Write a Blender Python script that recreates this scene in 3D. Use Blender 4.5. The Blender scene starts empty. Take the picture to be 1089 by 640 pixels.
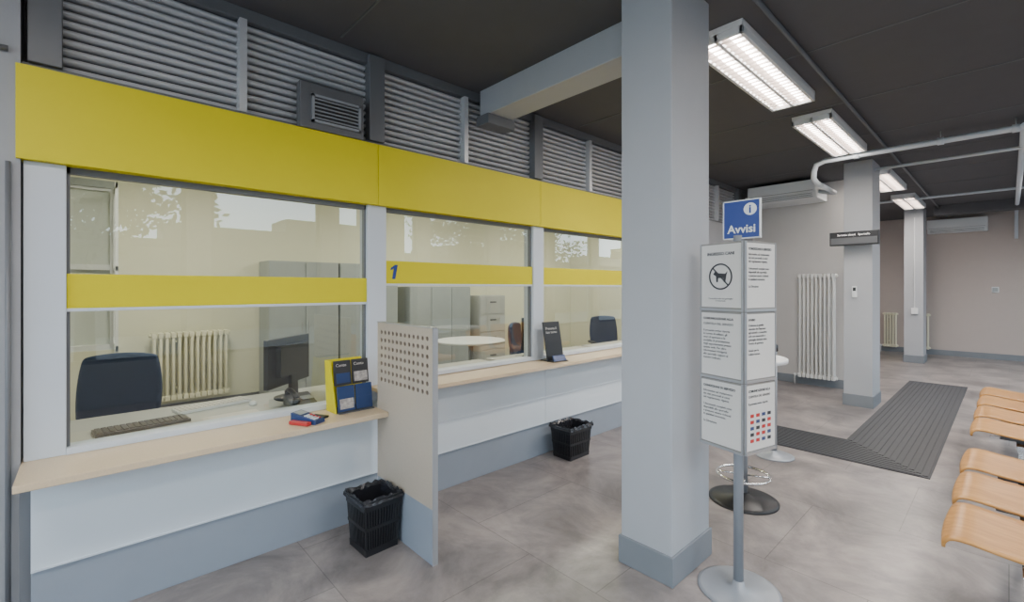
import bpy, bmesh, math, random
from mathutils import Vector, Matrix
random.seed(7)
C = bpy.context.scene.collection

# ------------------------------------------------------------ materials
def nodes(name):
    m = bpy.data.materials.new(name); m.use_nodes = True
    nt = m.node_tree; b = nt.nodes['Principled BSDF']
    return m, nt, b
def mat(name, col, rough=0.5, metal=0.0, var=0.06, scale=8.0, bump=0.0, bscale=60, emit=None, estr=0, spec=0.5):
    m, nt, b = nodes(name)
    b.inputs['Roughness'].default_value = rough
    b.inputs['Metallic'].default_value = metal
    b.inputs['Specular IOR Level'].default_value = spec
    tc = nt.nodes.new('ShaderNodeTexCoord')
    n = nt.nodes.new('ShaderNodeTexNoise'); n.inputs['Scale'].default_value = scale
    n.inputs['Detail'].default_value = 4
    nt.links.new(tc.outputs['Object'], n.inputs['Vector'])
    r = nt.nodes.new('ShaderNodeMix'); r.data_type = 'RGBA'
    r.inputs[6].default_value = tuple(c*(1-var) for c in col)+(1,)
    r.inputs[7].default_value = tuple(min(1, c*(1+var)) for c in col)+(1,)
    nt.links.new(n.outputs['Fac'], r.inputs[0])
    nt.links.new(r.outputs[2], b.inputs['Base Color'])
    if bump:
        n2 = nt.nodes.new('ShaderNodeTexNoise'); n2.inputs['Scale'].default_value = bscale
        nt.links.new(tc.outputs['Object'], n2.inputs['Vector'])
        bp = nt.nodes.new('ShaderNodeBump'); bp.inputs['Strength'].default_value = bump
        bp.inputs['Distance'].default_value = 0.01
        nt.links.new(n2.outputs['Fac'], bp.inputs['Height'])
        nt.links.new(bp.outputs['Normal'], b.inputs['Normal'])
    if emit:
        b.inputs['Emission Color'].default_value = tuple(emit)+(1,)
        b.inputs['Emission Strength'].default_value = estr
    return m

def mat_floor():
    m, nt, b = nodes('vinyl_floor')
    tc = nt.nodes.new('ShaderNodeTexCoord')
    n1 = nt.nodes.new('ShaderNodeTexNoise'); n1.inputs['Scale'].default_value = 1.9; n1.inputs['Detail'].default_value = 12; n1.inputs['Roughness'].default_value = .68
    n1.inputs['Distortion'].default_value = .5
    nt.links.new(tc.outputs['Object'], n1.inputs['Vector'])
    cr = nt.nodes.new('ShaderNodeValToRGB')
    e = cr.color_ramp.elements
    e[0].position = .36; e[0].color = (.160, .144, .142, 1)
    e[1].position = .66; e[1].color = (.400, .352, .330, 1)
    x = cr.color_ramp.elements.new(.5); x.color = (.262, .232, .225, 1)
    nt.links.new(n1.outputs['Fac'], cr.inputs[0])
    br = nt.nodes.new('ShaderNodeTexBrick'); br.inputs['Scale'].default_value = 1
    br.inputs['Brick Width'].default_value = .92; br.inputs['Row Height'].default_value = .92
    br.inputs['Mortar Size'].default_value = .0025; br.offset = 0.5
    br.inputs['Color1'].default_value = (1, 1, 1, 1); br.inputs['Color2'].default_value = (.88, .88, .88, 1)
    br.inputs['Mortar'].default_value = (.55, .55, .55, 1)
    nt.links.new(tc.outputs['Object'], br.inputs['Vector'])
    mx = nt.nodes.new('ShaderNodeMix'); mx.data_type = 'RGBA'; mx.blend_type = 'MULTIPLY'; mx.inputs[0].default_value = 1
    nt.links.new(cr.outputs[0], mx.inputs[6]); nt.links.new(br.outputs['Color'], mx.inputs[7])
    nt.links.new(mx.outputs[2], b.inputs['Base Color'])
    b.inputs['Roughness'].default_value = .32
    return m

def mat_wood(name, c1, c2, scale=6, axis='Y'):
    m, nt, b = nodes(name)
    tc = nt.nodes.new('ShaderNodeTexCoord'); mp = nt.nodes.new('ShaderNodeMapping')
    mp.inputs['Scale'].default_value = (12, 1, 12) if axis == 'Y' else (1, 12, 12)
    n = nt.nodes.new('ShaderNodeTexNoise'); n.inputs['Scale'].default_value = scale; n.inputs['Detail'].default_value = 6
    nt.links.new(tc.outputs['Object'], mp.inputs[0]); nt.links.new(mp.outputs[0], n.inputs['Vector'])
    r = nt.nodes.new('ShaderNodeValToRGB'); r.color_ramp.elements[0].position = .35; r.color_ramp.elements[1].position = .65
    r.color_ramp.elements[0].color = c1+(1,); r.color_ramp.elements[1].color = c2+(1,)
    nt.links.new(n.outputs['Fac'], r.inputs[0]); nt.links.new(r.outputs[0], b.inputs['Base Color'])
    b.inputs['Roughness'].default_value = .38
    return m

def mat_glass(name, tint=(.93, .97, .95), ior=1.5, mul=2.0):
    m = bpy.data.materials.new(name); m.use_nodes = True; nt = m.node_tree
    nt.nodes.remove(nt.nodes['Principled BSDF']); out = nt.nodes['Material Output']
    t = nt.nodes.new('ShaderNodeBsdfTransparent'); t.inputs[0].default_value = tint+(1,)
    g = nt.nodes.new('ShaderNodeBsdfGlossy'); g.inputs['Roughness'].default_value = 0.0
    f = nt.nodes.new('ShaderNodeFresnel')
    geo = nt.nodes.new('ShaderNodeNewGeometry')   # a single sheet: same Fresnel from either side
    io = nt.nodes.new('ShaderNodeMix'); io.data_type = 'FLOAT'; io.inputs[2].default_value = ior; io.inputs[3].default_value = 1/ior
    nt.links.new(geo.outputs['Backfacing'], io.inputs[0]); nt.links.new(io.outputs[0], f.inputs[0])
    mu = nt.nodes.new('ShaderNodeMath'); mu.operation = 'MULTIPLY'; mu.inputs[1].default_value = mul; mu.use_clamp = True
    x = nt.nodes.new('ShaderNodeMixShader')
    nt.links.new(f.outputs[0], mu.inputs[0]); nt.links.new(mu.outputs[0], x.inputs[0])
    nt.links.new(t.outputs[0], x.inputs[1]); nt.links.new(g.outputs[0], x.inputs[2])
    nt.links.new(x.outputs[0], out.inputs[0])
    return m

M = dict(
 floor=mat_floor(),
 ceil=mat('charcoal_ceiling', (.090, .090, .098), .85, bump=.15, bscale=150),
 wall=mat('grey_wall_paint', (.33, .34, .36), .75, bump=.05, var=.03),
 pillar=mat('pillar_paint', (.415, .43, .455), .6, bump=.04, var=.03),
 base=mat('grey_skirting', (.20, .22, .245), .45),
 far=mat('warm_far_wall', (.50, .435, .40), .8, bump=.05, var=.03),
 mid=mat('mid_wall_paint', (.55, .53, .51), .8, bump=.05, var=.03),
 cream=mat('cream_office_wall', (.78, .77, .60), .8, var=.03),
 offceil=mat('office_ceiling', (.8, .79, .70), .8, var=.03),
 yellow=mat('yellow_laminate', (.68, .59, .002), .5, var=.04, scale=2, spec=.3),
 panel=mat('white_blue_laminate', (.67, .73, .78), .4, var=.02),
 kick=mat('kick_plate_grey', (.275, .315, .37), .42, var=.04),
 slab=mat('beech_speckled_laminate', (.66, .52, .35), .42, var=.12, scale=120),
 part=mat('beige_laminate', (.47, .405, .325), .5, var=.08, scale=90),
 pcore=mat('partition_core', (.13, .095, .075), .8),
 dgrey=mat('dark_grey_metal', (.10, .105, .115), .5),
 mgrey=mat('mid_grey_metal', (.145, .152, .165), .45),
 vent=mat('vent_grey', (.12, .125, .135), .5),
 louv=mat('louver_grey', (.56, .57, .59), .32, .15, var=.05),
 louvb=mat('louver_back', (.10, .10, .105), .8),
 white=mat('white_paint', (.75, .77, .78), .45, var=.02),
 post=mat('white_frame', (.60, .65, .71), .4, var=.02),
 rad=mat('radiator_enamel', (.78, .77, .74), .35, var=.02),
 radc=mat('radiator_cream', (.82, .79, .60), .4, var=.02),
 black=mat('black_plastic', (.012, .013, .016), .38),
 bag=mat('black_bag', (.02, .02, .025), .25, bump=.6, bscale=25),
 mat_=mat('ribbed_rubber', (.045, .047, .053), .6, var=.1, scale=20),
 chrome=mat('chrome', (.75, .75, .76), .15, 1),
 steel=mat('brushed_steel', (.45, .46, .48), .4, .6),
 grypole=mat('silver_grey_paint', (.30, .32, .35), .4, .2),
 paper=mat('paper', (.68, .655, .615), .5, var=.02),
 paperg=mat('pocket_frame', (.30, .285, .265), .25),
 ink=mat('print_ink', (.035, .035, .04), .6),
 blue=mat('sign_blue', (.010, .040, .24), .4),
 navy=mat('navy_fabric', (.008, .028, .085), .9, bump=.3, bscale=300, var=.2, scale=30),
 cab=mat('cabinet_grey', (.34, .37, .37), .45),
 desk=mat('office_desk', (.46, .47, .45), .5),
 wood=mat_wood('bentwood', (.46, .215, .050), (.60, .305, .088), 3, 'X'),
 dkblue=mat('leaflet_blue', (.02, .05, .16), .35),
 photo=mat('leaflet_photo', (.45, .42, .40), .35, var=.8, scale=60),
 red=mat('red_plastic', (.5, .03, .03), .4),
 ledtxt=mat('led_text', (.8, .8, .8), .5, emit=(1, .9, .85), estr=1.2),
 tube=mat('tube_glow', (.9, .9, .9), .5, emit=(1, .94, .88), estr=30),
 offtube=mat('office_tube_glow', (.9, .9, .9), .5, emit=(1, .96, .84), estr=14),
 baffle=mat('lamp_baffle', (.50, .42, .38), .3, .3),
 leaf=mat('foliage', (.03, .045, .018), .7, var=.5, scale=3),
 bark=mat('bark', (.06, .05, .04), .9),
 outg=mat('street_paving', (.12, .12, .12), .9),
 glass=mat_glass('counter_glass', (.92, .965, .93), 1.5, 3.4),
 wglass=mat_glass('window_glass', (.97, .98, .98), 1.45, 1.0),
 facade=mat('facade', (.16, .14, .12), .9),
 frost=mat('frosted_pane', (.62, .66, .62), .6, var=.12, scale=2),
)

# ------------------------------------------------------------ mesh builder
class MB:
    def __init__(s): s.bm = bmesh.new(); s.mats = []
    def mi(s, m):
        m = M[m]
        if m not in s.mats: s.mats.append(m)
        return s.mats.index(m)
    def face(s, pts, m, smooth=False):
        vs = [s.bm.verts.new(p) for p in pts]
        f = s.bm.faces.new(vs); f.material_index = s.mi(m); f.smooth = smooth
        return s
    def hexa(s, p, m):
        v = [s.bm.verts.new(q) for q in p]; i = s.mi(m)
        for a in ((0, 3, 2, 1), (4, 5, 6, 7), (0, 1, 5, 4), (1, 2, 6, 5), (2, 3, 7, 6), (3, 0, 4, 7)):
            f = s.bm.faces.new([v[k] for k in a]); f.material_index = i
        return s
    def box(s, x0, x1, y0, y1, z0, z1, m):
        return s.hexa([(x0, y0, z0), (x1, y0, z0), (x1, y1, z0), (x0, y1, z0), (x0, y0, z1), (x1, y0, z1), (x1, y1, z1), (x0, y1, z1)], m)
    def cyl(s, p0, p1, r, m, seg=16, r2=None):
        p0 = Vector(p0); p1 = Vector(p1); r2 = r if r2 is None else r2
        d = (p1-p0).normalized(); a = d.orthogonal().normalized(); b = d.cross(a); i = s.mi(m)
        A = []; B = []
        for k in range(seg):
            t = 2*math.pi*k/seg; o = a*math.cos(t)+b*math.sin(t)
            A.append(s.bm.verts.new(p0+o*r)); B.append(s.bm.verts.new(p1+o*r2))
        for k in range(seg):
            f = s.bm.faces.new([A[k], A[(k+1) % seg], B[(k+1) % seg], B[k]]); f.smooth = True; f.material_index = i
        f = s.bm.faces.new(A[::-1]); f.material_index = i
        f = s.bm.faces.new(B); f.material_index = i
        return s
    def tube(s, pts, r, m, seg=12, closed=False):
        pts = [Vector(p) for p in pts]; n = len(pts); i = s.mi(m); rings = []; prev = None
        for k, p in enumerate(pts):
            if closed: d = pts[(k+1) % n]-pts[k-1]
            else: d = pts[min(k+1, n-1)]-pts[max(k-1, 0)]
            d.normalize()
            a = d.orthogonal().normalized() if prev is None else (prev-d*prev.dot(d)).normalized()
            prev = a; b = d.cross(a)
            rings.append([s.bm.verts.new(p+(a*math.cos(2*math.pi*j/seg)+b*math.sin(2*math.pi*j/seg))*r) for j in range(seg)])
        for k in range(n if closed else n-1):
            A = rings[k]; B = rings[(k+1) % n]
            for j in range(seg):
                f = s.bm.faces.new([A[j], A[(j+1) % seg], B[(j+1) % seg], B[j]]); f.smooth = True; f.material_index = i
        if not closed:
            for R in (rings[0][::-1], rings[-1]):
                f = s.bm.faces.new(R); f.material_index = i
        return s
    def lathe(s, prof, c, m, seg=40):
        i = s.mi(m); rings = []
        for r, z in prof:
            rings.append([s.bm.verts.new((c[0]+max(r, .0005)*math.cos(2*math.pi*k/seg), c[1]+max(r, .0005)*math.sin(2*math.pi*k/seg), c[2]+z)) for k in range(seg)])
        for a in range(len(rings)-1):
            for k in range(seg):
                f = s.bm.faces.new([rings[a][k], rings[a][(k+1) % seg], rings[a+1][(k+1) % seg], rings[a+1][k]]); f.material_index = i
                f.smooth = True
        f = s.bm.faces.new(rings[0][::-1]); f.material_index = i
        f = s.bm.faces.new(rings[-1]); f.material_index = i
        return s
    def prism_y(s, poly, y0, y1, m, smooth=False):
        i = s.mi(m)
        A = [s.bm.verts.new((x, y0, z)) for x, z in poly]; B = [s.bm.verts.new((x, y1, z)) for x, z in poly]; n = len(poly)
        for k in range(n):
            f = s.bm.faces.new([A[k], A[(k+1) % n], B[(k+1) % n], B[k]]); f.material_index = i; f.smooth = smooth
        f = s.bm.faces.new(A[::-1]); f.material_index = i
        f = s.bm.faces.new(B); f.material_index = i
        return s
    def obj(s, name, parent=None, bevel=0, seg=2, loc=None, rot=None, keepn=False):
        if not keepn: bmesh.ops.recalc_face_normals(s.bm, faces=s.bm.faces[:])
        me = bpy.data.meshes.new(name); s.bm.to_mesh(me); s.bm.free()
        for m in s.mats: me.materials.append(m)
        o = bpy.data.objects.new(name, me); C.objects.link(o)
        if parent: o.parent = parent
        if loc: o.location = loc
        if rot: o.rotation_euler = rot
        if bevel:
            b = o.modifiers.new('bevel', 'BEVEL'); b.width = bevel; b.segments = seg; b.limit_method = 'ANGLE'; b.angle_limit = math.radians(40)
        return o
def empty(name, loc=(0, 0, 0), rz=0):
    e = bpy.data.objects.new(name, None); C.objects.link(e); e.location = loc; e.rotation_euler = (0, 0, rz); e.empty_display_size = .1
    return e
def text(name, body, size, loc, rot, m, parent=None, ext=.0004, align='LEFT', bold=0, ls=1.0):
    cu = bpy.data.curves.new(name, 'FONT'); cu.body = body; cu.size = size; cu.extrude = ext; cu.align_x = align
    cu.resolution_u = 2; cu.offset = bold; cu.space_line = ls
    cu.materials.append(M[m]); o = bpy.data.objects.new(name, cu); C.objects.link(o)
    o.location = loc; o.rotation_euler = rot
    if parent: o.parent = parent
    return o
H = math.pi/2

# ------------------------------------------------------------ room shell
CZ = 3.10; XR = 1.7; YB = -2.6; YF = 14.0; YM = 8.25
MB().box(-7.1, XR+.2, YB-.2, YF+.2, -.1, 0, 'floor').obj('floor')
MB().box(-3.05, XR+.2, YB-.2, YF+.2, CZ, CZ+.12, 'ceil').obj('ceiling')
MB().box(-7.1, -3.05, -1.4, YM, CZ, CZ+.12, 'offceil').obj('ceiling_office')
b = MB().box(-3.1, -2.915, YB, -.205, 0, CZ, 'wall'); b.obj('wall_left')
MB().box(-3.1, -2.93, 6.27, YM, 0, 2.47, 'wall').obj('wall_left_end')
MB().box(-3.1, -1.45, YM, YM+.12, 0, CZ, 'mid').obj('wall_mid')
MB().box(-3.1, XR+.2, YF, YF+.15, 0, CZ, 'far').obj('wall_far')
MB().box(-3.2, -3.1, YM+.12, YF, 0, CZ, 'far').obj('wall_left_far')
def window_wall(name, fixed, a0, a1, axis, nwin, wi0):
    z0, z1 = .55, 2.92; pier = .28
    w = (a1-a0-pier*(nwin+1))/nwin
    b = MB(); T = .2
    def bx(p, q, za, zb, m='wall'):
        if axis == 'Y': b.box(fixed, fixed+T, p, q, za, zb, m)
        else: b.box(p, q, fixed-T, fixed, za, zb, m)
    bx(a0, a1, 0, z0); bx(a0, a1, z1, CZ)
    for i in range(nwin+1):
        p = a0+i*(w+pier); bx(p, p+pier, z0, z1)
    b.obj(name)
    for i in range(nwin):
        p = a0+pier+i*(w+pier); q = p+w; g = MB(); f = .05
        def wb(p, q, za, zb, m, d0=.06, d1=.12):
            if axis == 'Y': g.box(fixed+d0, fixed+d1, p, q, za, zb, m)
            else: g.box(p, q, fixed-d1, fixed-d0, za, zb, m)
        def pane(p, q, za, zb):
            if axis == 'Y': g.face([(fixed+.09, p, za), (fixed+.09, q, za), (fixed+.09, q, zb), (fixed+.09, p, zb)], 'wglass')
            else: g.face([(p, fixed-.09, za), (q, fixed-.09, za), (q, fixed-.09, zb), (p, fixed-.09, zb)], 'wglass')
        wb(p, q, z0, z0+f, 'mgrey'); wb(p, q, z1-f, z1, 'mgrey'); wb(p, p+f, z0+f, z1-f, 'mgrey'); wb(q-f, q, z0+f, z1-f, 'mgrey')
        wb(p+f, q-f, 2.05, 2.10, 'mgrey')
        pane(p+f, q-f, z0+f, 2.05); pane(p+f, q-f, 2.10, z1-f)
        g.obj('window_%d' % (wi0+i))
window_wall('wall_right', XR, YB, YF, 'Y', 9, 10)
window_wall('wall_back', YB, -3.1, XR, 'X', 2, 20)

# office shell
b = MB()
b.box(-7.1, -6.9, -1.4, -.95, 0, CZ, 'cream').box(-7.1, -6.9, .27, YM, 0, CZ, 'cream')
b.box(-7.1, -6.9, -.95, .27, 0, .8, 'cream').box(-7.1, -6.9, -.95, .27, 2.65, CZ, 'cream')
b.obj('wall_office_back')
MB().box(-6.9, -3.1, -1.4, -1.25, 0, CZ, 'cream').obj('wall_office_left')
MB().box(-6.9, -3.1, YM, YM+.12, 0, CZ, 'cream').obj('wall_office_right')
MB().box(-6.9, -6.88, .3, YM, 0, .1, 'mgrey').obj('baseboard_office')
g = MB()
for y in (-.95, -.40, -.34, .21): g.box(-7.0, -6.91, y, y+.06, .8, 2.65, 'white')
for z in (.8, 1.7, 2.59): g.box(-7.0, -6.92, -.95, .27, z, z+.06, 'white')
for y0, y1 in ((-.89, -.40), (-.28, .21)):
    g.face([(-6.97, y0, .86), (-6.97, y1, .86), (-6.97, y1, 1.7), (-6.97, y0, 1.7)], 'frost').face([(-6.97, y0, 1.76), (-6.97, y1, 1.76), (-6.97, y1, 2.59), (-6.97, y0, 2.59)], 'frost')
g.box(-6.9, -6.86, .235, .262, .82, 2.62, 'white').box(-6.9, -6.45, .24, .26, .82, .88, 'white').box(-6.9, -6.45, .24, .26, 2.56, 2.62, 'white').box(-6.50, -6.45, .235, .262, .82, 2.62, 'white').box(-6.9, -6.45, .24, .26, 1.68, 1.73, 'white')
g.box(-6.9, -6.89, -.93, .25, 2.62, 2.70, 'cab')
g.obj('window_office')

# baseboards
MB().box(-3.0, -1.45, YM-.015, YM, 0, .13, 'base').obj('baseboard_mid')
MB().box(-3.1, XR, YF-.015, YF, 0, .12, 'base').obj('baseboard_far')
MB().box(-2.93, -2.915, 6.27, YM-.015, 0, .13, 'base').obj('baseboard_left')

# pillars
for (y0, h) in ((2.15, .44), (7.15, .5), (12.15, .5)):
    b = MB().box(-1.445, -1.15, y0+.008, y0+h-.008, 0, CZ, 'pillar').box(-1.457, -1.138, y0-.004, y0+h+.004, 0, .15, 'base')
    b.obj('pillar', bevel=.004)
# ceiling beams
b = MB().box(-2.93, -1.45, 2.36, 2.60, 2.89, CZ, 'pillar'); b.obj('ceiling_beam', bevel=.006)
MB().box(-2.95, -2.80, 2.34, 2.63, 2.81, 2.89, 'mgrey').obj('beam_bracket', bevel=.005)
MB().box(-1.0, XR, 12.2, 12.5, 2.92, CZ, 'ceil').obj('ceiling_beam_rear')
# ceiling joints
b = MB()
for x in (-.95, .25, 1.45): b.box(x-.012, x+.012, YB, YF, CZ-.012, CZ, 'dgrey')
for y in (-1.2, .0, 1.2, 3.6, 4.8, 6.0, 7.2, 8.4, 9.6, 10.8): b.box(-2.9, XR, y-.006, y+.006, CZ-.004, CZ, 'dgrey')
b.obj('trim_ceiling')
MB().tube([(-.93, 1.5, 3.06), (-.93, 13.9, 3.06)], .014, 'dgrey').obj('ceiling_conduit')

# ------------------------------------------------------------ counter
YS, YE = -.17, 6.25; bays = [-.13, 1.465, 3.055, 4.65, 6.20]
e = empty('service_counter')
b = MB().box(-3.08, -2.86, YS, YE, 0, .28, 'kick'); b.obj('kick_plate', e, .002)
b = MB()
for i in range(4):
    y0 = YS if i == 0 else bays[i]+.002; y1 = bays[i+1]-.002 if i < 3 else YE
    b.box(-3.08, -2.85, y0, y1, .282, .705 if i == 0 else .81, 'panel')
b.obj('front_panels', e, .002)
MB().box(-3.08, -2.845, YS, YE, .276, .284, 'post').obj('kick_trim', e)
MB().box(-3.06, -2.60, -.205, 1.372, .705, .735, 'slab').obj('low_worktop', e, .003)
MB().box(-3.06, -2.65, 1.41, 6.25, .81, .838, 'slab').obj('high_worktop', e, .003)
b = MB().box(-2.848, -2.842, 1.5, 6.2, .50, .515, 'post'); b.obj('panel_groove', e)
MB().box(-2.93, -2.885, -.206, -.170, 0, .70, 'mgrey').obj('end_cap', e)

def glazing(n, y0, y1, zs, zt):
    e = empty('window_%d' % n)
    b = MB().box(-3.03, -2.93, y0, y1, zs-.03, zs, 'post').box(-2.995, -2.945, y0, y1, zt-.175, zt-.16, 'post')
    b.obj('sill', e, .002)
    MB().box(-2.995, -2.95, y0, y1, zt-.16, zt, 'yellow').obj('yellow_strip', e, .002)
    X = -2.983
    for nm, a, c in (('lower_pane', zs, zt-.16), ('upper_pane', zt, 2.06)):
        MB().face([(X, y0, a), (X, y1, a), (X, y1, c), (X, y0, c)], 'glass').obj(nm, e, keepn=True)
    b = MB().box(-2.995, -2.965, y0, y0+.012, zs, 2.06, 'mgrey').box(-2.995, -2.965, y1-.012, y1, zs, 2.06, 'mgrey').box(-2.995, -2.965, y0, y1, 2.03, 2.06, 'mgrey')
    b.obj('gasket', e)
    return e
w = .068
ws = []
for i in range(4):
    ws.append(glazing(i+1, bays[i]+w, bays[i+1]-w, .765 if i == 0 else .872, 1.565 if i == 0 else 1.69))
# numeral 1 (slanted, with flag)
b = MB()
one = [(.022, 0), (.046, 0), (.066, .10), (.045, .10), (.012, .078), (.009, .060), (.035, .074)]
F = [(-2.9470, 1.562+y, 1.562+z) for y, z in one]
b.face(F, 'blue'); b.obj('number_digit', ws[1], keepn=True)
b = MB()
for i, y in enumerate(bays):
    b.box(-3.06, -2.935, y-w, y+w, .735 if i < 2 else .838, 2.06, 'post')
b.obj('trim_posts', bevel=.003)
# fascia
b = MB(); ys = [-.22, 1.455, 3.045, 4.65, 6.27]
for i in range(4): b.box(-3.06, -2.90, ys[i]+.0015, ys[i+1]-.0015, 2.06, 2.47, 'yellow')
b.obj('yellow_fascia', bevel=.002)
# upper frame and louvers
b = MB().box(-3.08, -2.97, -.205, YM, 3.03, CZ, 'mgrey').box(-3.08, -2.955, -.205, YM, 2.47, 2.50, 'mgrey')
for y in bays+[7.7]: b.box(-3.06, -2.93, y-.055, y+.055, 2.50, 3.08, 'mgrey')
for y in (.66, 2.24, 3.85, 5.42, 6.95): b.box(-3.04, -2.95, y-.02, y+.02, 2.50, 3.03, 'louv')
b.obj('trim_upper_frame', bevel=.003)
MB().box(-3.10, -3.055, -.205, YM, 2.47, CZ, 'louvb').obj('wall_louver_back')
seg = [(-.075, .64), (.68, 1.41), (1.52, 2.22), (2.26, 3.0), (3.11, 3.83), (3.87, 4.595), (4.705, 5.40), (5.44, 6.145), (6.255, 6.93), (6.97, 7.645)]
for y0, y1 in seg:
    b = MB(); n = 12; pt = .0442
    for k in range(n):
        z = 2.505+k*pt
        pr = []
        for j in range(9):
            a = -math.pi/2+math.pi*j/8
            pr.append((-3.035+.038*math.cos(a)**.8 if math.cos(a) > 1e-6 else -3.035, z+.0175+.0175*math.sin(a)))
        b.prism_y(pr, y0, y1, 'louv', False)
    b.obj('ventilation_louver')
# vent box
e = empty('air_vent')
MB().box(-2.95, -2.885, .945, 1.345, 2.472, 2.75, 'vent').obj('housing', e, .004)
b = MB().box(-2.885, -2.88, 1.02, 1.31, 2.52, 2.67, 'black')
for (a, c, d, f) in ((1.01, 1.32, 2.51, 2.525), (1.01, 1.32, 2.665, 2.68), (1.01, 1.025, 2.51, 2.68), (1.305, 1.32, 2.51, 2.68)): b.box(-2.885, -2.868, a, c, d, f, 'grypole')
for k in range(6): b.box(-2.885, -2.872, 1.02, 1.31, 2.535+k*.023, 2.542+k*.023, 'grypole')
b.obj('grille', e)
MB().tube([(-2.90, -.24, 0), (-2.90, -.24, 2.04)], .009, 'mgrey').tube([(-2.90, -.24, 2.52), (-2.90, -2.0, 2.52)], .012, 'mgrey').obj('wall_conduit')

# partition with perforation
e = empty('perforated_partition')
px0, px1, py0, py1 = -2.75, -2.112, 1.375, 1.403
b = MB().box(px0, px1, py0, py1, .30, .90, 'part').box(px0, px1, py0, py1, 0.0, .30, 'kick')
nx, nz = 12, 7; mx = .03; hx0 = px0+mx; hx1 = px1-mx; cw = (hx1-hx0)/nx; hz0 = .90; hz1 = 1.245; ch = (hz1-hz0)/nz
b.box(px0, hx0, py0, py1, .90, 1.28, 'part').box(hx1, px1, py0, py1, .90, 1.28, 'part').box(hx0, hx1, py0, py1, hz1, 1.28, 'part')
im = b.mi('part')
for i in range(nx):
    for j in range(nz):
        cx = hx0+(i+.5)*cw; cz = hz0+(j+.5)*ch; r = .0135; S = 16; rr = []
        for yy in (py0, py1):
            O = []; I = []
            for k in range(S):
                t = 2*math.pi*(k+.0)/S; c, s_ = math.cos(t), math.sin(t); mm = max(abs(c), abs(s_))
                O.append(b.bm.verts.new((cx+c/mm*cw/2, yy, cz+s_/mm*ch/2))); I.append(b.bm.verts.new((cx+c*r, yy, cz+s_*r)))
            for k in range(S):
                f = b.bm.faces.new([O[k], O[(k+1) % S], I[(k+1) % S], I[k]]); f.material_index = im
            rr.append(I)
        for k in range(S):
            f = b.bm.faces.new([rr[0][k], rr[0][(k+1) % S], rr[1][(k+1) % S], rr[1][k]]); f.material_index = im
b.box(hx0, hx1, py0+.006, py1-.006, hz0, hz1, 'pcore')
b.obj('board', e)
MB().box(px1, px1+.006, py0-.002, py1+.002, 0, 1.284, 'steel').box(px0-.004, px1+.006, py0-.002, py1+.002, 1.28, 1.286, 'steel').obj('edge_trim', e)

# ------------------------------------------------------------ wastebaskets
def basket(loc, rz, w=.30, d=.24, h=.30):
    e = empty('waste_basket', loc, rz)
    def P(sx, sy, t, o=0): k = .84+.16*t; return Vector((sx*(w/2*k+o), sy*(d/2*k+o), t*h))
    b = MB()
    cs = [(-1, -1), (1, -1), (1, 1), (-1, 1)]
    b.hexa([P(x, y, .0) for x, y in cs]+[P(x, y, .03) for x, y in cs], 'black')
    for k in range(4):
        a, c = cs[k], cs[(k+1) % 4]
        def S(u, t, o): return P(*a, t, o).lerp(P(*c, t, o), u)
        def bar(u0, u1, t0, t1, o=.005):
            b.hexa([S(u0, t0, 0), S(u1, t0, 0), S(u1, t0, o), S(u0, t0, o), S(u0, t1, 0), S(u1, t1, 0), S(u1, t1, o), S(u0, t1, o)], 'black')
        bar(-.01, 1.01, 0, .12); bar(-.01, 1.01, .46, .52); bar(-.01, 1.01, .82, .93); bar(-.02, 1.02, .93, 1.0, .012)
        n = 12
        for i in range(n+1): bar(i/n*.96, i/n*.96+.04, .12, .82, .004)
    b.obj('lattice', e)
    b = MB()
    for k in range(4):
        a, c = cs[k], cs[(k+1) % 4]; N = 10
        for i in range(N):
            def Q(i, t, o):
                p = P(*a, min(t, 1), o).lerp(P(*c, min(t, 1), o), i/N); p.z = t*h+(random.random()-.5)*(.02 if t > .95 else 0); return p
            if i == 0: prev = [Q(0, .05, -.004), Q(0, .97, -.006), Q(0, 1.05, .006), Q(0, .95, .018)]
            cur = [Q(i+1, .05, -.004), Q(i+1, .97, -.006), Q(i+1, 1.03, .006), Q(i+1, .93, .018)]
            for j in range(3): b.face([prev[j], cur[j], cur[j+1], prev[j+1]], 'bag', True)
            prev = cur
    b.face([P(x, y, .3, -.006) for x, y in cs], 'bag')
    b.obj('liner_bag', e)
basket((-2.525, 1.238, .001), .03, .22, .22, .31)
basket((-2.67, 3.20, .001), H, .29, .22, .28)

# ------------------------------------------------------------ info stand
e = empty('notice_stand')
E0 = Vector((-.860, 2.307)); L = Vector((-1.093, 2.364)); R = Vector((-.803, 2.54)); PC = Vector((-.915, 2.385))
b = MB().lathe([(.19, 0), (.19, .006), (.17, .012), (.03, .016), (.026, .05)], (PC.x, PC.y, 0), 'grypole', 48)
b.cyl((PC.x, PC.y, .012), (PC.x, PC.y, 1.76), .023, 'grypole', 24)
b.obj('pole_and_base', e)
body = ["AVVISO\nSi informa la gentile\nclientela che l'ingresso\nagli animali e consentito\nsolo con museruola e\nguinzaglio durante tutto\nl'orario di apertura.\n\nGrazie per la\ncollaborazione.",
        "COMUNICAZIONE ALLA\nCLIENTELA DEL SERVIZIO\n\nIl presente avviso riporta\nle norme di utilizzo, gli\norari di apertura e le\nmodalita di prenotazione\ndegli appuntamenti presso\nquesta sede. Per altre\ninformazioni rivolgersi\nallo sportello oppure al\nnumero indicato.",
        "CONDIZIONI DI SERVIZIO\nInformativa sul trattamento\ndei dati personali ai sensi\ndel regolamento vigente.\n\nI documenti completi sono\ndisponibili allo sportello\ne possono essere richiesti\nin qualsiasi momento.\n\nLa Direzione"]
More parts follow.
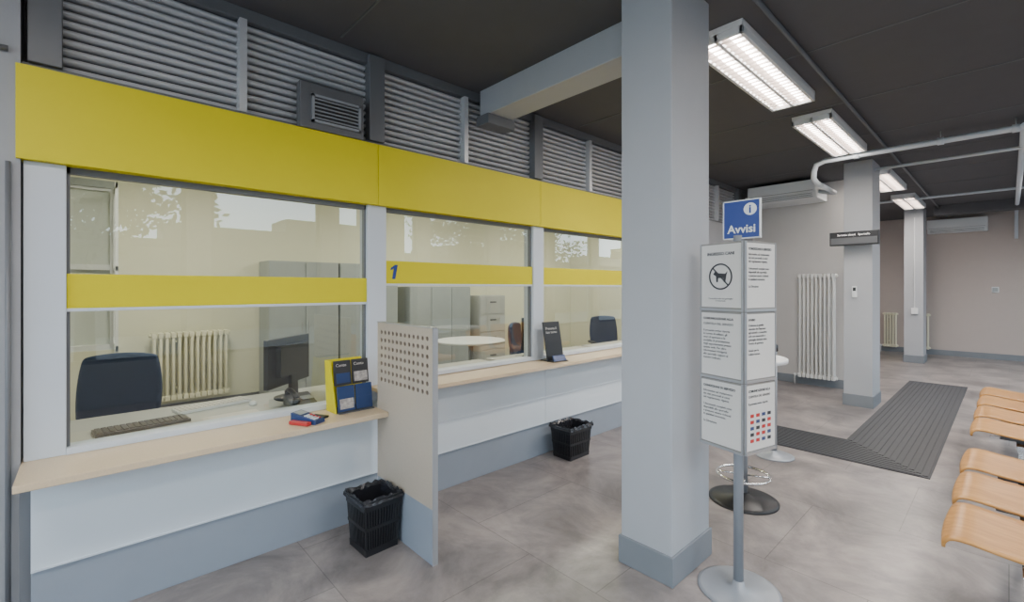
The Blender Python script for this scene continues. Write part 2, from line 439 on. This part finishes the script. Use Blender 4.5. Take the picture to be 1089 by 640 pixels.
def board(P, Q, tag, which):
    d = Q-P; wd = d.length; ang = math.atan2(d.y, d.x)
    h = empty(tag, (P.x, P.y, 0), ang); h.parent = e
    b = MB(); ox = .004
    b.box(ox, wd-ox, -.002, .008, .70, 1.725, 'paperg')
    for r in range(3):
        z0 = .705+r*.343; b.box(ox, wd-ox, -.008, -.002, z0, z0+.333, 'paperg'); b.box(.009, wd-.009, -.0095, -.0075, z0+.012, z0+.325, 'paper')
        b.box(.002, wd-.002, -.014, -.002, z0-.006, z0+.005, 'steel').box(.002, .006, -.012, -.002, z0, z0+.333, 'steel').box(wd-.006, wd-.002, -.012, -.002, z0, z0+.333, 'steel')
    b.obj('pockets', h)
    for r in range(3):
        z0 = .705+(2-r)*.343
        if which == 0 and r == 0:
            text('title_text', 'INGRESSO CANI', .021, (wd/2, -.0100, z0+.272), (H, 0, 0), 'ink', h, .0003, 'CENTER', .0006)
            text('body_text', 'Consentito solo con guinzaglio\ne museruola', .011, (wd/2, -.0100, z0+.052), (H, 0, 0), 'ink', h, .0003, 'CENTER')
            cx, cz, rr = wd/2, z0+.165, .062
            c = MB().tube([(cx+rr*math.cos(t*math.pi/20), -.0105, cz+rr*math.sin(t*math.pi/20)) for t in range(40)], .004, 'ink', 6, True)
            c.tube([(cx-rr*.7, -.011, cz+rr*.7), (cx+rr*.7, -.011, cz-rr*.7)], .0035, 'ink', 6)
            dog = [(-.042, .012), (-.030, .026), (-.018, .018), (.025, .014), (.040, .026), (.034, .006), (.028, -.028), (.018, -.028), (.016, -.008), (-.012, -.008), (-.014, -.028), (-.024, -.028), (-.026, .002)]
            c.face([(cx+x, -.0102, cz+z) for x, z in dog], 'ink')
            c.obj('dog_symbol', h)
        else:
            t = body[(r+which*2) % 3]
            ln = t.split('\n')
            text('title_text', ln[0][:22].upper(), .0155, (.020, -.0100, z0+.292), (H, 0, 0), 'ink', h, .0003, 'LEFT', .0006)
            lines = ln[1:]
            if which == 1 and r == 2:
                lines = lines[:3]; g = MB()
                for a in range(5):
                    for c in range(4):
                        g.box(.035+c*.045, .062+c*.045, -.0105, -.0095, z0+.05+a*.03, z0+.066+a*.03, ('red', 'ink', 'dkblue', 'red')[(a+c*3) % 4])
                g.obj('notice_table', h)
            text('body_text', '\n'.join(lines), .0150, (.020, -.0100, z0+.266), (H, 0, 0), 'ink', h, .0003, 'LEFT', 0.0002, 1.15)
board(L, E0, 'left_face', 0); board(E0, R, 'right_face', 1); board(R, L, 'rear_face', 2)
b = MB()
for z in (.75, 1.2, 1.68):
    b.face([(L.x, L.y, z), (E0.x, E0.y, z), (R.x, R.y, z)], 'grypole')
b.obj('spider_plates', e)
b = MB().box(-.983, -.812, 2.375, 2.385, 1.745, 1.93, 'blue'); b.obj('sign_board', e, .002)
b = MB()
for (x0, x1, z0, z1) in ((-.985, -.810, 1.742, 1.747), (-.985, -.810, 1.928, 1.933), (-.986, -.981, 1.742, 1.933), (-.814, -.809, 1.742, 1.933)): b.box(x0, x1, 2.3725, 2.387, z0, z1, 'white')
b.cyl((-.856, 2.3745, 1.885), (-.856, 2.373, 1.885), .030, 'white', 32)
b.obj('sign_border', e)
text('sign_word', 'Avvisi', .056, (-.897, 2.3738, 1.772), (H, 0, 0), 'white', e, .0008, 'CENTER', .0012)
text('sign_letter_i', 'i', .056, (-.856, 2.3720, 1.866), (H, 0, 0), 'blue', e, .0006, 'CENTER', .0015)

# ------------------------------------------------------------ bar table + second post
def bartable(x, y, top, name):
    e = empty(name, (x, y, 0))
    MB().lathe([(.225, 0), (.225, .01), (.20, .02), (.05, .035), (.035, .06)], (0, 0, 0), 'black', 56).obj('base', e)
    b = MB().cyl((0, 0, .035), (0, 0, 1.0), .03, 'grypole', 24)
    b.tube([(.17*math.cos(t*math.pi/24), .17*math.sin(t*math.pi/24), .18) for t in range(48)], .009, 'chrome', 10, True)
    for k in range(4):
        a = k*H+.4; b.cyl((.02*math.cos(a), .02*math.sin(a), .18), (.17*math.cos(a), .17*math.sin(a), .18), .006, 'chrome', 8)
    b.obj('column_and_footrest', e)
    MB().lathe([(.10, .97), (top-.03, .985), (top, .99), (top, 1.012), (top-.005, 1.016)], (0, 0, 0), 'white', 56).obj('top', e)
bartable(-1.28, 3.42, .275, 'high_bistro_table')
e = empty('barrier_post', (-1.43, 4.52, 0))
b = MB().lathe([(.16, 0), (.16, .008), (.14, .016), (.03, .03), (.025, .05)], (0, 0, 0), 'grypole', 48).cyl((0, 0, .03), (0, 0, .95), .025, 'grypole', 20).lathe([(.025, .93), (.034, .94), (.034, .99), (.02, 1.0)], (0, 0, 0), 'black', 24)
b.obj('post_body', e)

# ------------------------------------------------------------ floor mat with ribs (L)
b = MB()
b.box(-1.09, -.42, 4.85, 9.75, .0005, .006, 'mat_').box(-2.55, -1.09, 4.85, 5.52, .0005, .006, 'mat_')
for k in range(14):
    o = .03+k*.0465
    x = -.42-o; y = 4.85+o
    b.box(x-.016, x+.016, y, 9.72, .006, .011, 'mat_'); b.box(-2.52, x-.016, y-.016, y+.016, .006, .011, 'mat_')
b.obj('tactile_floor_mat')

# ------------------------------------------------------------ benches
def bench(ycs, name='waiting_bench'):
    e = empty(name, (.035, 0, 0)); prof = []
    pts = [(-.215, .405), (-.212, .432), (-.195, .448), (-.15, .452), (-.05, .440), (.08, .428), (.17, .43), (.225, .455), (.255, .52), (.28, .62), (.305, .74), (.325, .84)]
    def cr(p0, p1, p2, p3, t):
        return tuple(.5*((2*p1[i])+(-p0[i]+p2[i])*t+(2*p0[i]-5*p1[i]+4*p2[i]-p3[i])*t*t+(-p0[i]+3*p1[i]-3*p2[i]+p3[i])*t**3) for i in range(2))
    for i in range(len(pts)-1):
        P = [pts[max(i-1, 0)], pts[i], pts[i+1], pts[min(i+2, len(pts)-1)]]
        for k in range(4): prof.append(cr(*P, k/4))
    prof.append(pts[-1]); n = len(prof)
    for yc in ycs:
        bm = MB(); i = bm.mi('wood'); rows = []
        for a, (x, z) in enumerate(prof):
            t = a/(n-1); W = .235
            ef = min(1, (a+.6)/5); eb = min(1, (n-1-a+.6)/6)
            wd = W*(.80+.20*math.sqrt(1-(1-ef)**2))*(.84+.16*math.sqrt(1-(1-eb)**2))
            wd *= 1-.10*math.exp(-((t-.58)/.12)**2)
            rows.append([bm.bm.verts.new((x-.012*(1-(2*j/10-1)**2)*(1 if a < 6 else 0), yc+wd*(2*j/10-1), z+.006*(2*j/10-1)**2)) for j in range(11)])
        for a in range(n-1):
            for j in range(10):
                f = bm.bm.faces.new([rows[a][j], rows[a][j+1], rows[a+1][j+1], rows[a+1][j]]); f.smooth = True; f.material_index = i
        o = bm.obj('seat_shell', e); s = o.modifiers.new('t', 'SOLIDIFY'); s.thickness = .013; s.offset = -1
        o.modifiers.new('bevel', 'BEVEL').width = .003
    y0, y1 = ycs[0]-.25, ycs[-1]+.25
    b = MB().box(.0, .06, y0, y1, .36, .40, 'chrome')
    for yc in ycs: b.box(-.08, .16, yc-.10, yc-.07, .395, .418, 'dgrey').box(-.08, .16, yc+.07, yc+.10, .395, .418, 'dgrey')
    for y in (y0+.22, y1-.22):
        b.box(.01, .05, y-.02, y+.02, .03, .36, 'chrome').hexa([(-.17, y-.02, 0), (.24, y-.02, 0), (.24, y+.02, 0), (-.17, y+.02, 0), (-.17, y-.02, .02), (.24, y-.02, .02), (.24, y+.02, .02), (-.17, y+.02, .02)], 'chrome')
        b.box(-.02, .08, y-.02, y+.02, .02, .035, 'chrome')
    b.obj('frame', e, .003)
bench([2.86, 3.41, 3.96]); bench([5.0, 5.55, 6.1, 6.65])

# ------------------------------------------------------------ radiators
def radiator(name, p, n, pitch, h, depth, z0, axis, m):
    e = empty(name, (p[0], p[1], 0), 0 if axis == 'X' else H)
    b = MB()
    for k in range(n):
        x = k*pitch+pitch/2
        for dy in (-depth*.35, 0, depth*.35):
            b.cyl((x, dy, z0+.04), (x, dy, z0+h-.04), pitch*.27, m, 10)
        for zz in (z0, z0+h-.06): b.box(x-pitch*.40, x+pitch*.40, -depth/2, depth/2, zz, zz+.06, m)
    for zz in (z0+.03, z0+h-.03): b.cyl((-.02, 0, zz), (n*pitch+.02, 0, zz), .022, m, 12)
    b.obj('sections', e, .006)
    b = MB().tube([(-.02, 0, z0+.03), (-.05, 0, z0+.03), (-.055, 0, z0), (-.055, 0, 0)], .01, 'white', 10).cyl((-.06, 0, z0+.03), (-.03, -.06, z0+.03), .018, 'white', 12)
    for zz in (z0+.12, z0+h-.12): b.box(n*pitch*.3, n*pitch*.3+.02, 0, depth/2+.045, zz, zz+.02, m)
    b.obj('valve_and_bracket', e)
radiator('radiator', (-2.22, 8.13), 9, .054, 1.58, .12, .13, 'X', 'rad')
radiator('radiator', (-2.02, 13.88), 5, .05, .80, .12, .12, 'X', 'radc')
radiator('radiator', (-1.36, 13.88), 3, .05, .80, .12, .12, 'X', 'radc')
radiator('radiator', (-6.77, .56), 13, .060, .80, .14, .17, 'Y', 'radc')
radiator('radiator', (-6.77, 6.6), 9, .060, .75, .14, .15, 'Y', 'radc')

# ------------------------------------------------------------ ceiling lamps
def lamp(x0, x1, y0, y1, z=3.03, m='tube', name='ceiling_lamp'):
    e = empty(name)
    b = MB().box(x0, x1, y0, y1, z+.03, CZ-.002, 'white')
    t = .022; w = (x1-x0-3*t)/2
    for x in (x0, x0+t+w, x1-t): b.box(x, x+t, y0, y1, z-.015, z+.03, 'white')
    for y in (y0, y1-t): b.box(x0, x1, y, y+t, z-.015, z+.03, 'white')
    b.obj('housing', e, .003)
    g = MB(); f = MB(); nb = int((y1-y0)/.065)
    for c in range(2):
        a = x0+t+c*(w+t); g.cyl((a+w/2, y0+.05, z+.012), (a+w/2, y1-.05, z+.012), .015, m, 12)
        f.face([(a+.002, y0+t, z+.006), (a+.002, y1-t, z+.006), (a+.03, y1-t, z+.028), (a+.03, y0+t, z+.028)], 'baffle')
        f.face([(a+w-.002, y0+t, z+.006), (a+w-.002, y1-t, z+.006), (a+w-.03, y1-t, z+.028), (a+w-.03, y0+t, z+.028)], 'baffle')
        for k in range(1, nb):
            y = y0+k*(y1-y0)/nb; f.box(a, a+w, y-.003, y+.003, z-.015, z-.002, 'baffle')
    g.obj('tubes', e); f.obj('louvers', e)
    li = bpy.data.lights.new('lamp_light', 'AREA'); li.shape = 'RECTANGLE'; li.size = x1-x0-.06; li.size_y = y1-y0-.1
    li.energy = LP if m == 'tube' else OP; li.color = (1, .92, .84) if m == 'tube' else (1, .95, .80)
    lo = bpy.data.objects.new('lamp_light', li); C.objects.link(lo); lo.parent = e; lo.location = ((x0+x1)/2, (y0+y1)/2, z-.02)
LP, OP = 37, 55
lamp(-1.39, -1.07, 2.85, 4.35); lamp(-1.39, -1.07, 4.87, 6.37); lamp(-1.39, -1.07, 7.8, 9.3); lamp(-1.39, -1.07, 10.2, 11.7)
lamp(.5, .82, 1.0, 2.5); lamp(-1.3, -.98, -1.5, 0); lamp(.5, .82, 4.9, 6.4); lamp(.3, .62, 9.0, 10.5)
for y in (.1, 3.2, 6.2): lamp(-5.3, -5.0, y, y+1.2, 3.03, 'offtube')

# AC units
def ac(x0, x1, y0, y1, z0, z1):
    e = empty('air_conditioner')
    b = MB(); b.hexa([(x0, y0+.10, z0), (x1, y0+.10, z0), (x1, y1, z0), (x0, y1, z0), (x0, y0+.02, z1), (x1, y0+.02, z1), (x1, y1, z1), (x0, y1, z1)], 'white')
    b.box(x0-.002, x1+.002, y0, y0+.03, z0+.09, z1, 'white'); b.obj('casing', e, .012)
    b = MB()
    for k in range(3): b.box(x0+.05, x1-.05, y0+.075-k*.018, y0+.085-k*.018, z0+.015+k*.022, z0+.02+k*.022, 'mgrey')
    b.box(x0+.03, x1-.03, y0-.002, y0, z0+.095, z0+.10, 'mgrey'); b.obj('outlet', e)
ac(-2.78, -1.87, 7.6, 8.24, 2.80, 3.05)
ac(-1.24, -.3, 13.70, 13.99, 2.70, 2.99)
# pipes
e = empty('ceiling_pipes')
b = MB()
def el(pts, r):
    b.tube(pts, r, 'post', 14)
el([(-1.62, 6.85, 2.80), (-1.62, 6.65, 2.80), (-1.62, 6.52, 2.83), (-1.60, 6.46, 2.90), (-1.57, 6.43, 2.97), (-1.48, 6.42, 3.0), (.10, 6.42, 3.0), (XR, 6.42, 3.0)], .030)
el([(-1.62, 6.8, 2.80), (-1.62, 7.5, 2.80), (-1.70, 7.7, 2.84), (-1.88, 7.8, 2.9)], .03)
el([(-1.14, 7.25, 2.98), (.2, 7.25, 2.98), (XR, 7.25, 2.98)], .018)
el([(.10, 6.35, 3.0), (.10, 13.6, 3.0), (.10, 13.75, 2.98), (.10, 13.85, 2.85), (.10, 13.9, 2.5)], .028)
for x in (-1.2, -.5, .02, .18, .8): b.cyl((x, 6.42, 3.0), (x+.05, 6.42, 3.0), .038, 'post', 14).cyl((x+.025, 6.42, 3.03), (x+.025, 6.42, CZ), .005, 'steel', 6)
b.tube([(-2.5, 10.5, 3.03), (XR, 10.5, 3.03)], .02, 'post', 10)
b.obj('pipe_run', e)
# queue display
e = empty('queue_display')
MB().box(-1.56, -1.06, 6.98, 7.05, 2.03, 2.20, 'black').obj('casing', e, .004)
MB().box(-1.545, -1.075, 6.976, 6.981, 2.045, 2.125, 'dgrey').obj('screen', e, .001)
MB().cyl((-1.3, 7.04, 2.11), (-1.3, 7.16, 2.11), .03, 'black').obj('bracket', e)
text('display_text', 'Servizio clienti   Sportello', .032, (-1.31, 6.978, 2.150), (H, 0, 0), 'ledtxt', e, .0005, 'CENTER')
e = empty('thermostat')
MB().box(-1.355, -1.305, 7.135, 7.158, 1.38, 1.52, 'white').obj('body', e, .004)
MB().box(-1.345, -1.315, 7.133, 7.136, 1.46, 1.505, 'black').obj('screen', e)
b = MB().box(-.25, -.14, 13.975, 13.998, 1.4, 1.52, 'white').box(-.235, -.155, 13.970, 13.976, 1.42, 1.50, 'cab'); b.obj('wall_switch', None, .003)
b = MB().box(-1.33, -1.23, 12.11, 12.16, .98, 1.10, 'white').cyl((-1.28, 12.13, 1.1), (-1.28, 12.13, 2.9), .01, 'white', 8); b.obj('junction_box', None, .003)

# ------------------------------------------------------------ counter items
ZS = .736
e = empty('leaflet_holder', (-2.80, 1.235, ZS), .05)
b = MB()
b.box(-.10, .06, -.115, .115, 0, .006, 'dgrey').hexa([(-.11, -.12, .0), (-.105, -.12, .0), (-.105, .12, .0), (-.11, .12, .0), (-.13, -.12, .31), (-.125, -.12, .31), (-.125, .12, .31), (-.13, .12, .31)], 'yellow')
b.hexa([(-.10, -.125, 0), (.03, -.125, 0), (.03, -.118, 0), (-.10, -.118, 0), (-.125, -.125, .31), (-.05, -.125, .31), (-.05, -.118, .31), (-.125, -.118, .31)], 'yellow')
b.obj('stand', e)
for k in range(2):
    y0 = -.112+k*.116; y1 = y0+.108
    for r, (z0, xx) in enumerate(((.01, .03), (.16, -.02))):
        b = MB(); b.hexa([(xx, y0, z0), (xx+.012, y0, z0), (xx+.012, y1, z0), (xx, y1, z0), (xx-.02, y0, z0+.15), (xx-.008, y0, z0+.15), (xx-.008, y1, z0+.15), (xx-.02, y1, z0+.15)], 'dkblue' if r == 0 else 'ink')
        b.hexa([(xx+.012, y0+.010, z0+.015), (xx+.0135, y0+.010, z0+.015), (xx+.0135, y1-.010, z0+.015), (xx+.012, y1-.010, z0+.015), (xx+.003, y0+.010, z0+.075), (xx+.0045, y0+.010, z0+.075), (xx+.0045, y1-.010, z0+.075), (xx+.003, y1-.010, z0+.075)], 'photo' if (r+k) % 2 == 0 else 'dkblue')
        b.obj('leaflet', e)
    text('leaflet_text', 'Prestiti\nper te', .026, (.026, y0+.010, .125), (H-.13, 0, H), 'paper', e, .0004)
    text('leaflet_text', 'Conto', .026, (-.022, y0+.010, .275), (H-.13, 0, H), 'paper', e, .0004)
e = empty('payment_terminal', (-2.72, .93, ZS), .5)
b = MB(); b.hexa([(-.08, -.04, 0), (.09, -.04, 0), (.09, .04, 0), (-.08, .04, 0), (-.08, -.04, .055), (.09, -.035, .022), (.09, .035, .022), (-.08, .04, .055)], 'dkblue')
b.hexa([(-.07, -.03, .0545), (-.02, -.03, .045), (-.02, .03, .045), (-.07, .03, .0545), (-.07, -.03, .0565), (-.02, -.03, .047), (-.02, .03, .047), (-.07, .03, .0565)], 'cab')
for i in range(4):
    for j in range(3):
        x = 0+i*.02; zt = .0545-(x+.08)*.194+.001; b.box(x, x+.014, -.027+j*.019, -.013+j*.019, zt-.008, zt+.0025, 'white' if j < 2 else 'red')
b.obj('body', e, .004)
MB().box(-.06, .07, -.075, -.045, 0, .02, 'red').box(-.05, .05, .05, .12, 0, .012, 'black').obj('cradle', e, .003)
e = empty('tablet_stand_sign', (-2.80, 3.13, .8395), -.1)
b = MB(); b.hexa([(0, -.10, 0), (.012, -.10, 0), (.012, .10, 0), (0, .10, 0), (-.07, -.10, .35), (-.058, -.10, .35), (-.058, .10, .35), (-.07, .10, .35)], 'black')
b.box(-.10, .08, -.09, .09, -.0, .008, 'black').hexa([(-.10, -.02, .0), (-.09, -.02, .0), (-.09, .02, .0), (-.10, .02, .0), (-.05, -.02, .2), (-.04, -.02, .2), (-.04, .02, .2), (-.05, .02, .2)], 'black')
b.hexa([(.05, -.075, .008), (.075, -.075, .008), (.075, .075, .008), (.05, .075, .008), (.04, -.075, .055), (.046, -.075, .055), (.046, .075, .055), (.04, .075, .055)], 'dkblue')
b.obj('body', e, .003)
text('sign_text', 'Prenota il\ntuo turno', .034, (-.040, -.08, .28), (H-.2, 0, H), 'paper', e, .0004)

# ------------------------------------------------------------ office contents
def desk(x0, x1, y0, y1, z=.72):
    e = empty('office_desk')
    MB().box(x0, x1, y0, y1, z-.028, z, 'desk').obj('top', e, .003)
    b = MB()
    for y in (y0+.05, y1-.09):
        b.box(x0+.06, x0+.11, y, y+.04, .02, z-.028, 'cab').box(x1-.11, x1-.06, y, y+.04, .02, z-.028, 'cab').box(x0+.03, x1-.03, y-.005, y+.045, 0, .025, 'cab')
    b.box(x0+.1, x0+.12, y0+.1, y1-.1, .35, z-.03, 'cab'); b.obj('legs', e, .002)
desk(-3.75, -3.09, -.25, 1.42); desk(-3.75, -3.09, 1.5, 3.0, .76); desk(-3.75, -3.09, 3.1, 4.6, .76); desk(-3.75, -3.09, 4.7, 6.1, .76)
def chair(loc, rz):
    e = empty('office_chair', loc, rz)   # faces local +X
    def pad(name, fn, W, Hh, th):
        b = MB(); N = 10; i = b.mi('navy'); g = []
        for a in range(N+1):
            row = []
            for c in range(N+1):
                u = 2*a/N-1; v = 2*c/N-1
                uu = u*math.sqrt(1-v*v*.26); vv = v*math.sqrt(1-u*u*.16)
                row.append(b.bm.verts.new(fn(uu*W/2, vv*Hh/2)))
            g.append(row)
        for a in range(N):
            for c in range(N):
                f = b.bm.faces.new([g[a][c], g[a+1][c], g[a+1][c+1], g[a][c+1]]); f.smooth = True; f.material_index = i
        o = b.obj(name, e); s = o.modifiers.new('s', 'SOLIDIFY'); s.thickness = th; s.offset = 0
        o.modifiers.new('ss', 'SUBSURF').render_levels = 2
    pad('seat', lambda u, v: (v, u, .44+.03*(u*u*4)-.02*max(0, v)**1), .48, .48, .07)
    pad('backrest', lambda u, v: (-.25+u*u*.55-.10*(v/.28)*.5+.04*(v/.28)**2, u, .75+v), .48, .58, .055)
    b = MB().cyl((0, 0, .10), (0, 0, .42), .028, 'black').tube([(-.05, 0, .41), (-.25, 0, .40), (-.31, 0, .48), (-.29, 0, .73)], .022, 'black', 10)
    for k in range(5):
        a = k*2*math.pi/5+.3; c, s_ = math.cos(a), math.sin(a)
        b.tube([(.02*c, .02*s_, .11), (.26*c, .26*s_, .075)], .02, 'black', 8); b.cyl((.26*c-.012*s_, .26*s_+.012*c, .03), (.26*c+.012*s_, .26*s_-.012*c, .03), .029, 'black', 12)
    for sgn in (-1, 1): b.tube([(.0, sgn*.2, .43), (.0, sgn*.26, .45), (-.02, sgn*.27, .62)], .014, 'black', 8).box(-.13, .12, sgn*.27-.03, sgn*.27+.03, .615, .645, 'black')
    b.obj('frame', e)
chair((-4.06, .13, 0), -.25); chair((-4.3, 4.35, 0), .5); chair((-4.4, 6.2, 0), -.6)
def monitor(loc, rz):
    e = empty('computer_monitor', loc, rz)
    b = MB().box(-.012, .02, -.25, .25, .10, .43, 'black').box(.02, .06, -.17, .17, .17, .38, 'black').box(-.015, -.012, -.24, .24, .11, .42, 'dgrey')
    b.obj('panel', e, .006)
    b = MB().hexa([(.03, -.04, .02), (.06, -.04, .02), (.06, .04, .02), (.03, .04, .02), (.03, -.03, .3), (.05, -.03, .3), (.05, .03, .3), (.03, .03, .3)], 'black').lathe([(.12, 0), (.12, .01), (.05, .02)], (.04, 0, 0), 'black', 32)
    b.obj('stand', e)
monitor((-3.50, 1.06, .721), .72); monitor((-3.5, 5.75, .761), .3); monitor((-3.5, 3.5, .761), .5)
def keyboard(loc, rz, m='white'):
    e = empty('keyboard', loc, rz); b = MB().box(-.07, .07, -.21, .21, 0, .016, m)
    for i in range(5):
        for j in range(15): b.box(-.062+i*.025, -.041+i*.025, -.2+j*.0268, -.178+j*.0268, .016, .022, 'black' if m == 'black' else 'paper')
    b.obj('body', e, .001)
keyboard((-3.30, .24, .721), .1, 'black')
keyboard((-3.56, .62, .721), .2, 'white')
e = empty('paper_stack', (-3.20, .66, .721), .05)
b = MB()
for k in range(5): b.box(-.08+.006*k, .06+.004*k, -.15+.006*k, .15-.01*k, k*.002, k*.002+.0018, 'paper')
b.obj('sheets', e)
e = empty('desk_telephone', (-3.20, 1.05, .721), 0)
b = MB(); b.hexa([(-.09, -.08, 0), (.09, -.08, 0), (.09, .08, 0), (-.09, .08, 0), (-.09, -.08, .07), (.09, -.08, .03), (.09, .08, .03), (-.09, .08, .07)], 'dgrey').box(-.02, .05, 0, .07, .045, .058, 'cab')
b.obj('body', e, .006)
MB().tube([(-.08, -.05, .095), (-.03, -.05, .10), (.05, -.05, .085), (.09, -.05, .065)], .017, 'black', 10).cyl((-.08, -.05, .095), (-.08, -.05, .07), .024, 'black').cyl((.08, -.05, .07), (.08, -.05, .04), .024, 'black').obj('handset', e)
e = empty('computer_mouse', (-3.42, .90-.08, .721), .2); MB().lathe([(.02, 0), (.022, .01), (.018, .022), (.010, .028)], (0, 0, 0), 'white', 24).obj('body', e).scale = (1.5, 1, 1)
def cabinet(x0, x1, y0, y1, h, doors, m='cab', drawers=0):
    e = empty('filing_cabinet' if drawers else 'storage_cabinet')
    b = MB().box(x0, x1, y0, y1, 0.05, h, m).box(x0, x1-.02, y0+.01, y1-.01, 0, .05, 'dgrey'); b.obj('carcass', e, .003)
    b = MB(); w = (y1-y0)/doors
    if drawers:
        dh = (h-.08)/drawers
        for k in range(drawers):
            b.box(x1, x1+.016, y0+.01, y1-.01, .07+k*dh, .07+k*dh+dh-.012, m); b.box(x1+.016, x1+.026, (y0+y1)/2-.07, (y0+y1)/2+.07, .07+k*dh+dh*.62, .07+k*dh+dh*.70, 'dgrey')
    else:
        for k in range(doors):
            b.box(x1, x1+.016, y0+k*w+.005, y0+(k+1)*w-.005, .07, h-.02, m)
            hy = y0+(k+1)*w-.05 if k % 2 == 0 else y0+k*w+.04; b.box(x1+.016, x1+.028, hy, hy+.012, h*.5, h*.5+.14, 'steel')
    b.obj('fronts', e, .002)
cabinet(-6.86, -6.42, 1.72, 2.62, 1.85, 2); cabinet(-6.86, -6.42, 2.64, 3.54, 1.85, 2); cabinet(-6.86, -6.42, 3.75, 4.95, 1.52, 3)
cabinet(-6.86, -6.40, 5.15, 5.75, 1.36, 1, 'desk', 4)
e = empty('round_meeting_table', (-5.3, 4.1, 0))
b = MB().lathe([(.28, 0), (.28, .015), (.05, .04)], (0, 0, 0), 'cab', 40).cyl((0, 0, .03), (0, 0, .73), .035, 'cab'); b.obj('pedestal', e)
MB().lathe([(.50, .72), (.50, .745), (.495, .748)], (0, 0, 0), 'white', 56).obj('top', e)

# ------------------------------------------------------------ outside
MB().box(-9, 30, -16, 32, -.25, -.12, 'outg').obj('ground')
b = MB()
for k in range(11):
    y = -14+k*4; b.box(14, 16, y, y+4, -.12, 3.2+1.1*((k*7) % 3)*.5, 'facade')
b.obj('building_street')
def tree(x, y, h, r, nl=2200):
    e = empty('street_tree', (x, y, -.12)); b = MB().cyl((0, 0, 0), (0, 0, h*.55), .16, 'bark', 12, .09)
    for k in range(9):
        a = random.random()*6.28; q = (math.cos(a)*r*.7, math.sin(a)*r*.7, h*(.55+.4*random.random())); b.cyl((0, 0, h*(.35+.02*k)), q, .05, 'bark', 6, .012)
    b.obj('trunk', e)
    b = MB()
    cl = [(random.gauss(0, r*.45), random.gauss(0, r*.45), h*.72+random.gauss(0, h*.13)) for _ in range(26)]
    for k in range(nl):
        c = random.choice(cl); p = Vector((c[0]+random.gauss(0, .28), c[1]+random.gauss(0, .28), c[2]+random.gauss(0, .22)))
        u = Vector([random.gauss(0, 1) for _ in range(3)]).normalized()*.10; v = u.orthogonal().normalized()*.06
        b.face([p-u, p+v, p+u, p-v], 'leaf')
    b.obj('foliage', e)
for (x, y, h, r) in ((5.0, .0, 4.8, 1.3), (6.0, 9.4, 5.0, 1.7), (7.5, 14, 5.5, 1.9), (6, -5, 5, 1.6)): tree(x, y, h, r, 3200)

# ------------------------------------------------------------ world, portals
wd = bpy.data.worlds.new('World'); bpy.context.scene.world = wd; wd.use_nodes = True
bg = wd.node_tree.nodes['Background']; nt = wd.node_tree
bg.inputs[0].default_value = (.71, .86, 1, 1); bg.inputs[1].default_value = 6.3
def portal(loc, rot, sx, sy):
    l = bpy.data.lights.new('window_portal', 'AREA'); l.shape = 'RECTANGLE'; l.size = sx; l.size_y = sy; l.cycles.is_portal = True
    o = bpy.data.objects.new('window_portal', l); C.objects.link(o); o.location = loc; o.rotation_euler = rot
portal((XR+.15, (YB+YF)/2, 1.74), (0, H, 0), 2.37, YF-YB)
portal(((XR-3.1)/2, YB-.12, 1.74), (H, 0, math.pi), XR+3.1, 2.37)

# ------------------------------------------------------------ camera
cd = bpy.data.cameras.new('camera'); cam = bpy.data.objects.new('camera', cd); C.objects.link(cam)
cam.location = (0, 0, 1.5); cam.rotation_euler = (H, 0, math.atan2(528.5, 490))
cd.sensor_width = 36; cd.lens = 490/1089*36; cd.shift_y = -14/1089; cd.clip_start = .05
bpy.context.scene.camera = cam
